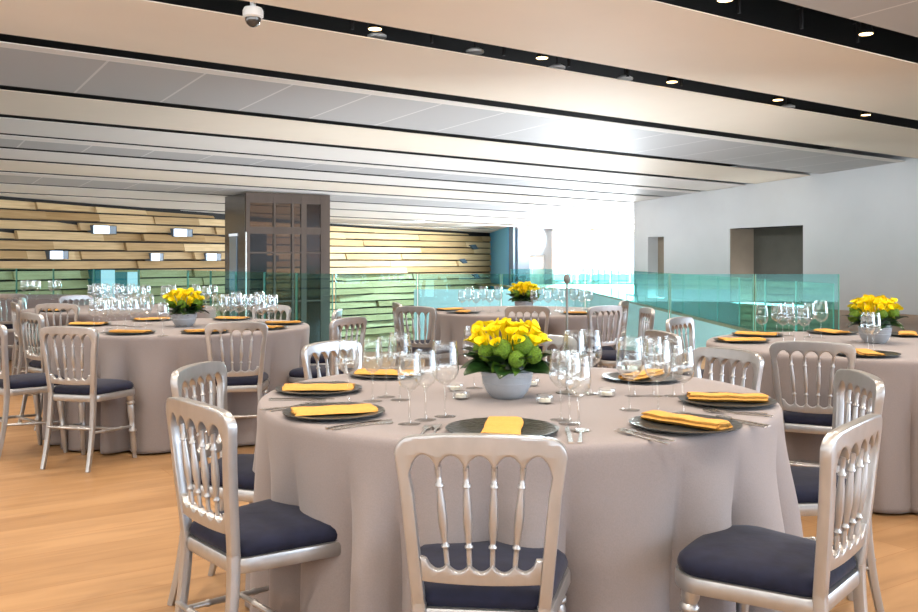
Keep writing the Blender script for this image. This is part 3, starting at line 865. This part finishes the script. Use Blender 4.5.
for px, py, size, lab in (
  (409.6, 424, 'medium', 'wine glass standing leftmost of the trio left of the front flower bowl'),
  (425.6, 420, 'medium', 'wine glass in the middle of the trio left of the front flower bowl'),
  (445, 416.5, 'large', 'large wine glass beside the stacked tealights left of the front flower bowl'),
  (348.6, 403, 'medium', 'wine glass furthest left on the front table, before the white-lit chair'),
  (372.5, 401, 'medium', 'wine glass second from the left on the front table'),
  (386, 397, 'medium', 'wine glass third from the left on the front table'),
  (400, 400, 'large', 'large wine glass fourth from the left on the front table'),
  (578.5, 431, 'medium', 'wine glass nearest the camera right of the front flower bowl'),
  (569.5, 424, 'medium', 'wine glass just behind the nearest one right of the front flower bowl'),
  (561, 420, 'medium', 'wine glass closest to the front flower bowl on its right'),
  (590, 394, 'large', 'large wine glass right of the table number stand, before the navy seat'),
  (574, 396, 'large', 'large wine glass directly in front of the table number stand'),
  (629.5, 410, 'large', 'large wine glass leftmost of the front trio before the right plates'),
  (658, 413, 'large', 'large wine glass in the middle of the front trio before the right plates'),
  (683, 413.5, 'medium', 'wine glass rightmost of the front trio before the right plates'),
  (634, 396, 'medium', 'wine glass leftmost of the rear trio at the right of the front table'),
  (653, 396, 'medium', 'wine glass in the middle of the rear trio at the right of the front table'),
  (673, 396, 'medium', 'wine glass rightmost of the rear trio at the right of the front table'),
  (474, 388, 'large', 'large wine glass behind the left leaves of the front flower bowl'),
):
    wine_glass(at(px, py), size, lab, GG)
for px, py, size, lab in ((762, 341, 'medium', 'wine glass furthest left on the right table, behind two plates'), (821, 338, 'large', 'wine glass rightmost of the row left of the right flower bowl'),
                          (868, 353, 'medium', 'left one of two wine glasses in front of the right flower bowl'), (873.5, 354, 'medium', 'right one of two wine glasses in front of the right flower bowl')):
    wine_glass(at(px, py), size, lab, 'wine glasses on the right table')
for px, py in ((777, 337), (783, 342), (789, 336), (794, 342), (804, 343), (809, 337)):
    put('wine_glass', GM['medium_far'], at(px, py)+(TT,), 0, 'wine glass in the tight middle cluster on the right table', 'wine glass', 'middle cluster of glasses on the right table')
put('wine_glass', GM['medium_far'], at(163, 336)+(TT,), 0, 'wine glass standing alone left of the flower bowl on the left table', 'wine glass', 'single glass on the left table')
def cluster(T, pts, label, group, keys=('medium_far',)):
    used = []
    for i, (px, py) in enumerate(pts):
        x, y = at(px, py)
        put('wine_glass', GM[keys[i % len(keys)]], (x, y, TT), 0, label, 'wine glass', group)
cluster(T2, [(94, 331), (103, 333), (110, 329), (117, 332), (126, 330), (134, 332), (99, 326), (107, 325), (115, 325.5), (123, 326), (131, 326.5), (139, 327), (146, 330), (148, 325)],
        'wine glass in the crowded cluster left of the flowers on the left table', 'left cluster of glasses on the left table', ('medium_far', 'large_far'))
cluster(T2, [(217, 324), (224, 326), (231, 324.5), (239, 326.5), (246, 324), (254, 326), (262, 329), (272, 327), (225, 321.5), (236, 321), (248, 321.5), (259, 322), (268, 323)],
        'wine glass in the crowded cluster right of the flowers on the left table', 'right cluster of glasses on the left table', ('medium_far', 'large_far'))
cluster(T5, [(92, 308), (99, 310), (106, 307), (113, 309.5), (120, 307), (127, 310), (134, 308), (141, 310), (96, 305.5), (104, 305), (116, 305), (131, 305.5), (146, 307)],
        'wine glass in the distant cluster above the left table glasses', 'glasses on the second left table', ('large_far',))
cluster(T5, [(165, 309), (172, 307), (206, 310), (213, 308), (196, 306)],
        'distant wine glass beside the flowers, on the second left table', 'glasses at the right of the second left table', ('large_far',))
cluster(T6, [(24, 299), (30, 298), (37, 299.3)], 'wine glass of the distant trio near the left photo edge', 'trio of glasses on the farthest table', ('large_far',))
cluster(T6, [(52, 299.3), (58, 298)], 'wine glass of the distant pair right of the trio at far left', 'pair of glasses on the farthest table', ('large_far',))
cluster(T4, [(462, 313.5), (469, 311.5), (476, 314), (483, 311), (490, 313), (498, 311)], 'wine glass in the row left of the back table flowers', 'left glasses on the back table', ('medium_far', 'large_far'))
cluster(T4, [(534, 313), (541, 311), (548, 313.5), (556, 311), (562, 313), (574, 311), (582, 313), (589, 311.5)], 'wine glass in the row right of the back table flowers', 'right glasses on the back table', ('medium_far', 'large_far'))

# tealights
def tealight(pos, label):
    r = thing('tealight_holder', label, 'tealight', (pos[0], pos[1], TT), 0, 'glass tealights on the front table')
    MB().lathe([(0, 0), (.022, 0), (.03, .006), (.033, .018), (.030, .030), (.027, .030), (.030, .018), (.026, .008), (0, .006)], 24).build('cup', CLEAR, r, 50)
    c = MB().lathe([(0, .006), (.019, .006), (.019, .017), (.017, .017), (0, .0165)], 20).build('candle', WAX, r, 50)
    MB().tube([(0, 0, .016), (0, 0, .021)], [.0012, .0012], 6).build('wick', BLACK, c)
for px, py, lab in ((455.5, 391, 'glass tealight further back of the pair left of the front flower bowl'), (461, 399, 'glass tealight nearer of the pair left of the front flower bowl'),
                    (545, 403.5, 'glass tealight just right of the front flower bowl'), (607, 396.5, 'glass tealight standing alone left of the right glasses'),
                    (532, 386, 'glass tealight peeping out behind the front flower bowl')):
    tealight(at(px, py), lab)
# table number stand
x, y = at(567, 393)
r = thing('table_number_stand', 'thin upright metal table number stand with a round clip on the front table', 'table number stand', (x, y, TT))
MB().lathe([(0, 0), (.042, 0), (.042, .004), (.012, .009), (.005, .012), (0, .012)], 24).build('base', STEELGREY, r)
MB().tube([(0, 0, .01), (0, 0, .41)], [.0048, .0048], 8).build('rod', STEELGREY, r)
MB().lathe([(0, 0), (.008, .003), (.0125, .014), (.0125, .022), (.009, .033), (0, .037)], 16, Matrix.Translation((0, 0, .405))).build('clip', STEELGREY, r)

# ------------------------------------------------------------------ flower bowls
def leaf_mesh(L, Wd, bend, fold, roll=0):
    vs, fs = [], []
    n, m = 12, 6
    for i in range(n+1):
        t = i/n
        w = Wd*(math.sin(PI*min(1, t*.92+.06))**.8)
        a = bend*t
        cx = L*(math.sin(a)/bend if abs(bend) > 1e-3 else t); cz = -L*(1-math.cos(a))/bend if abs(bend) > 1e-3 else 0
        for j in range(m+1):
            q = (j/m-.5)*2
            vs.append((cx, q*w*.5, cz+fold*abs(q)*w*.5+.003*math.sin(t*9+q)))
    for i in range(n):
        for j in range(m):
            a = i*(m+1)+j; fs.append((a, a+1, a+m+2, a+m+1))
    b = MB(); b.add(vs, fs)
    # give the leaf a real thickness
    k = len(b.v); b.v += [(x, y, z-.0012) for x, y, z in b.v]
    b.f += [tuple(i+k for i in f[::-1]) for f in fs]
    return b
def oriented(p, d, spin=0):
    d = Vector(d).normalized()
    return Matrix.Translation(Vector(p)) @ d.to_track_quat('X', 'Z').to_matrix().to_4x4() @ Matrix.Rotation(spin, 4, 'X')
def upz(p, d, spin=0):
    return Matrix.Translation(Vector(p)) @ Vector(d).normalized().to_track_quat('Z', 'Y').to_matrix().to_4x4() @ Matrix.Rotation(spin, 4, 'Z')
def calla(b, M, s, rg):
    """rolled trumpet with a pointed lip"""
    vs, fs = [], []
    n, m = 16, 8
    for i in range(m+1):
        t = i/m
        for k in range(n):
            a = 2*PI*k/n
            lip = max(0, math.cos(a))
            r = s*(.16+.62*t**1.4+(.22*t**3)*lip)
            z = s*(2.0*t+(.5*lip**2)*t**2-.25*t**4)
            vs.append((r*math.cos(a), r*math.sin(a)*.85, z))
    for i in range(m):
        for k in range(n):
            fs.append((i*n+k, i*n+(k+1) % n, (i+1)*n+(k+1) % n, (i+1)*n+k))
    fs.append(tuple(range(n-1, -1, -1)))
    b.add(vs, fs, M)
    b.tube([tuple(M @ Vector((0, 0, s*.4))), tuple(M @ Vector((.0, 0, s*1.9)))], [s*.10, s*.07], 6)
def make_bowl():
    rg = random.Random(11)
    r = thing('flower_bowl', '', 'flower arrangement')
    MB().lathe([(0, 0), (.052, 0), (.058, .004), (.075, .025), (.087, .052), (.0885, .056), (.0865, .058), (.091, .078), (.092, .081), (.0905, .083), (.0935, .094), (.092, .097), (.088, .094), (.08, .06), (0, .055)], 48).build('bowl', CERAMIC, r)
    MB().lathe([(0, .082), (.05, .084), (.0855, .080), (.0855, .074), (0, .07)], 28).build('soil', mat('dark_moss', (40, 44, 26), .9), r)
    # green pompons
    balls = [(-.022, -.10, .182, .034), (.050, -.095, .196, .034), (.026, -.118, .150, .028), (.087, -.085, .162, .030), (-.075, -.07, .17, .03), (-.09, .05, .17, .032), (.0, .1, .18, .034), (.085, .06, .175, .032)]
    for x, y, z, rad in balls:
        b = MB(); N1, N2 = 18, 28
        vs = []
        for i in range(N1+1):
            ph = PI*i/N1
            for k in range(N2):
                th = 2*PI*k/N2
                q = rad*(1+.07*math.sin(9*th+3*math.sin(ph*5))*math.sin(ph)+rg.uniform(-.045, .045))
                vs.append((x+q*math.sin(ph)*math.cos(th), y+q*math.sin(ph)*math.sin(th), z+q*1.05*math.cos(ph)))
        fs = [(i*N2+k, (i+1)*N2+k, (i+1)*N2+(k+1) % N2, i*N2+(k+1) % N2) for i in range(N1) for k in range(N2)]
        b.add(vs, fs)
        b.tube([(x*.4, y*.4, .08), (x*.9, y*.9, z)], [.004, .004], 6)
        b.build('pompon', GREENBALL, r, 60)
    # yellow flowers
    fl = [(-.135, 28, .20), (-.125, 40, .21)]
    k = 0
    for el, n, rad, off in ((24, 13, .150, .1), (42, 14, .150, .3), (62, 10, .130, 0), (84, 3, .118, 0)):
        for i in range(n):
            az = 2*PI*i/n+off+rg.uniform(-.15, .15)
            e = math.radians(el+rg.uniform(-5, 5))
            d = Vector((math.cos(az)*math.cos(e), math.sin(az)*math.cos(e), math.sin(e)))
            if el == 22 and -PI*.80 < math.atan2(d.y, d.x) < -PI*.18: continue
            s = rg.uniform(.024, .029)
            p = Vector((0, 0, .145))+d*(rad-.042)*Vector((1, 1, .95)).length/1.7
            b = MB(); calla(b, upz(p, d+Vector((0, 0, .35)), rg.uniform(0, 6.28)), s, rg)
            b.tube([(d.x*.02, d.y*.02, .085), tuple(p)], [.004, .004], 6)
            b.build('flower', YELLOW, r, 60)
    # big dark leaves tucked round the rim and between the flowers
    for i in range(15):
        az = 2*PI*i/15+rg.uniform(-.12, .12); low = i % 2
        L = rg.uniform(.12, .145)
        d = Vector((math.cos(az), math.sin(az), 0.5 if low else .75))
        p = (math.cos(az)*.06, math.sin(az)*.06, .10 if low else .115)
        b = leaf_mesh(L, rg.uniform(.07, .085), 1.1 if low else .6, .25)
        M = oriented(p, d, rg.uniform(-.5, .5))
        bb = MB().add(b.v, b.f, M); bb.build('leaf', LEAF, r, 60)
    for az, el, L, w, z in ((-1.9, 10, .10, .045, .125), (-1.3, 5, .10, .045, .12), (-2.6, 35, .12, .05, .13), (-.6, 30, .12, .05, .13), (-.3, 5, .12, .06, .13), (-2.9, 15, .12, .065, .125), (.6, 30, .12, .05, .13), (2.4, 30, .12, .05, .13)):
        e = math.radians(el); d = (math.cos(az)*math.cos(e), math.sin(az)*math.cos(e), math.sin(e))
        b = leaf_mesh(L, w, .8, .4)
        bb = MB().add(b.v, b.f, oriented((math.cos(az)*.045, math.sin(az)*.045, z), d, rg.uniform(-.9, .9))); bb.build('leaf', LEAFLT if w < .05 else LEAF, r, 60)
    for i in range(9):
        az = 2*PI*i/9+.3; e = .75
        d = (math.cos(az)*math.cos(e), math.sin(az)*math.cos(e), math.sin(e))
        b = leaf_mesh(.10, .035, .3, .3)
        bb = MB().add(b.v, b.f, oriented((math.cos(az)*.03, math.sin(az)*.03, .11), d, rg.uniform(-1, 1))); bb.build('leaf', LEAFLT, r, 60)
    # crumpled shade below the flowers: moss cushion
    mv = MB()
    vs = []
    for i in range(9):
        ph = PI/2*i/8
        for k in range(24):
            th = 2*PI*k/24; q = .088+rg.uniform(-.006, .006)
            vs.append((q*math.sin(ph)*math.cos(th), q*math.sin(ph)*math.sin(th), .085+q*1.05*math.cos(ph)))
    mv.add(vs, [(i*24+k, (i+1)*24+k, (i+1)*24+(k+1) % 24, i*24+(k+1) % 24) for i in range(8) for k in range(24)])
    mv.build('foliage', LEAF, r, 60)
    register(r)
    return r
fb = make_bowl()
for i, (pos, rz, sc_f, lab) in enumerate(((at(507, 397.5), 0, 1.0, 'grey bowl of yellow callas and green pompons on the front table'), (at(184, 326.5), 2.2, 1.0, 'grey bowl of yellow flowers on the left table'),
                        (at(875, 343), 4.0, 1.0, 'grey bowl of yellow flowers on the right table, before the white wall'), (at(524, 311), 1.2, 1.0, 'grey bowl of yellow flowers on the back table'))):
    o = fb if i == 0 else copy_tree(fb)
    o.location = (pos[0], pos[1], TT); o.rotation_euler = (0, 0, rz)
    tag(o, lab, 'flower arrangement', 'bowls of yellow flowers on the tables')

# ------------------------------------------------------------------ light
WORLD_BACK, WORLD_MID, WORLD_FRONT, WORLD_BELOW = (.35, .32, .3), (.35, .37, .4), (12, 14.5, 17.5), (6.6, 6.8, 7.1)
w = bpy.data.worlds.new('World'); SC.world = w; w.use_nodes = True
N, L = w.node_tree.nodes, w.node_tree.links
bg = N['Background']
# overcast daylight: brightest towards the water ahead and to the right, a glow added below the horizon to brighten the ceiling, dim behind
tc = N.new('ShaderNodeTexCoord'); dt = N.new('ShaderNodeVectorMath'); dt.operation = 'DOT_PRODUCT'
dt.inputs[1].default_value = Vector((.92, .38, .0)).normalized()
L.new(tc.outputs['Generated'], dt.inputs[0])
rp = N.new('ShaderNodeValToRGB'); mr = N.new('ShaderNodeMapRange')
mr.inputs['From Min'].default_value = -1; mr.inputs['From Max'].default_value = 1
L.new(dt.outputs['Value'], mr.inputs['Value']); L.new(mr.outputs[0], rp.inputs['Fac'])
e = rp.color_ramp.elements
e[0].position = 0; e[0].color = WORLD_BACK+(1,)
e[1].position = 1; e[1].color = WORLD_FRONT+(1,)
k = rp.color_ramp.elements.new(.6); k.color = WORLD_MID+(1,)
sx = N.new('ShaderNodeSeparateXYZ'); L.new(tc.outputs['Generated'], sx.inputs[0])
mz = N.new('ShaderNodeMapRange'); mz.inputs['From Min'].default_value = -.06; mz.inputs['From Max'].default_value = .0
mz.inputs['To Min'].default_value = 1; mz.inputs['To Max'].default_value = 0
L.new(sx.outputs['Z'], mz.inputs['Value'])
mw = N.new('ShaderNodeMix'); mw.data_type = 'RGBA'; L.new(mz.outputs[0], mw.inputs['Factor']); L.new(rp.outputs[0], mw.inputs['A'])
mw.inputs['B'].default_value = WORLD_BELOW+(1,)
L.new(mw.outputs['Result'], bg.inputs['Color']); bg.inputs['Strength'].default_value = 1.0

def area(name, loc, tgt, sx, sy, power, col):
    l = bpy.data.lights.new(name, 'AREA'); l.shape = 'RECTANGLE'; l.size = sx; l.size_y = sy; l.energy = power; l.color = col
    o = bpy.data.objects.new(name, l); COL.objects.link(o); o.location = loc
    o.rotation_euler = (Vector(tgt)-Vector(loc)).to_track_quat('-Z', 'Y').to_euler()
    return o
area('window_daylight', (8.0, 46.6, 1.5), (2, 20, 1.2), 6.2, 2.9, 14000, (.88, .95, 1))
def spot(loc, power, size=2.1, blend=.7, rad=.07, col=(1, .87, .72)):
    l = bpy.data.lights.new('downlight_or_fill_beam', 'SPOT'); l.energy = power; l.spot_size = size; l.spot_blend = blend; l.shadow_soft_size = rad; l.color = col
    o = bpy.data.objects.new('downlight_or_fill_beam', l); COL.objects.link(o); o.location = loc
    return o
for y0 in (.48, 3.88, 7.32, 10.72):
    v = y0*DX
    for k in range(-4, 5):
        u = k*2.0+v*.2
        X, Y = u*DX-v*DY, u*DY+v*DX
        if -7 < X < 6 and -3 < Y < 13: spot((X, Y, CZ(Y)-.06), 235)

# lamps added to brighten the white and clad walls, and a glowing fill panel
def aimed(loc, tgt, power, size, col, rad=.15):
    o = spot(loc, power, size, .9, rad, col)
    o.rotation_euler = (Vector(tgt)-Vector(loc)).to_track_quat('-Z', 'Y').to_euler()
for t in (-4, -1, 2, 5, 8, 10.5):
    p, q = W(t, -4.2), W(t, 0); aimed((p[0], p[1], CZ(p[1])-.15), (q[0], q[1], 1.3), 220, 1.5, (.93, .96, 1))
for sarc in range(8, int(CUM[-1]), 4):
    p, n = wl(sarc); q = p+n*5; aimed((q.x, q.y, CZ(q.y)-.15), (p.x, p.y, .6), 75 if sarc < 33 else 2600, 1.6, (1, .90, .76) if sarc < 33 else (.80, .93, 1))
struct(MB().box(5.16, 5.19, 18, 40, -4.8, -1.7).build('window_13', emit('added_fill_glow', (232, 240, 255), 9), None, 0))  # unseen glowing panel added to light the void, clad wall and ceiling

# ------------------------------------------------------------------ camera
cam = bpy.data.cameras.new('Camera'); co = bpy.data.objects.new('Camera', cam); COL.objects.link(co)
cam.sensor_width = 36; cam.lens = 36*F/918; cam.shift_y = -(306-HY)/918
cam.clip_end = 200
co.location = (0, 0, CAMZ); co.rotation_euler = (PI/2, 0, 0)
SC.camera = co
SC.view_settings.view_transform = 'Standard'; SC.view_settings.look = 'None'; SC.view_settings.gamma = 1
SC.view_settings.exposure = -0.2
SC.cycles.use_denoising = True
SC.cycles.transparent_max_bounces = 40
SC.cycles.max_bounces = 10
SC.cycles.caustics_reflective = False; SC.cycles.caustics_refractive = False
SC.cycles.sample_clamp_indirect = 6
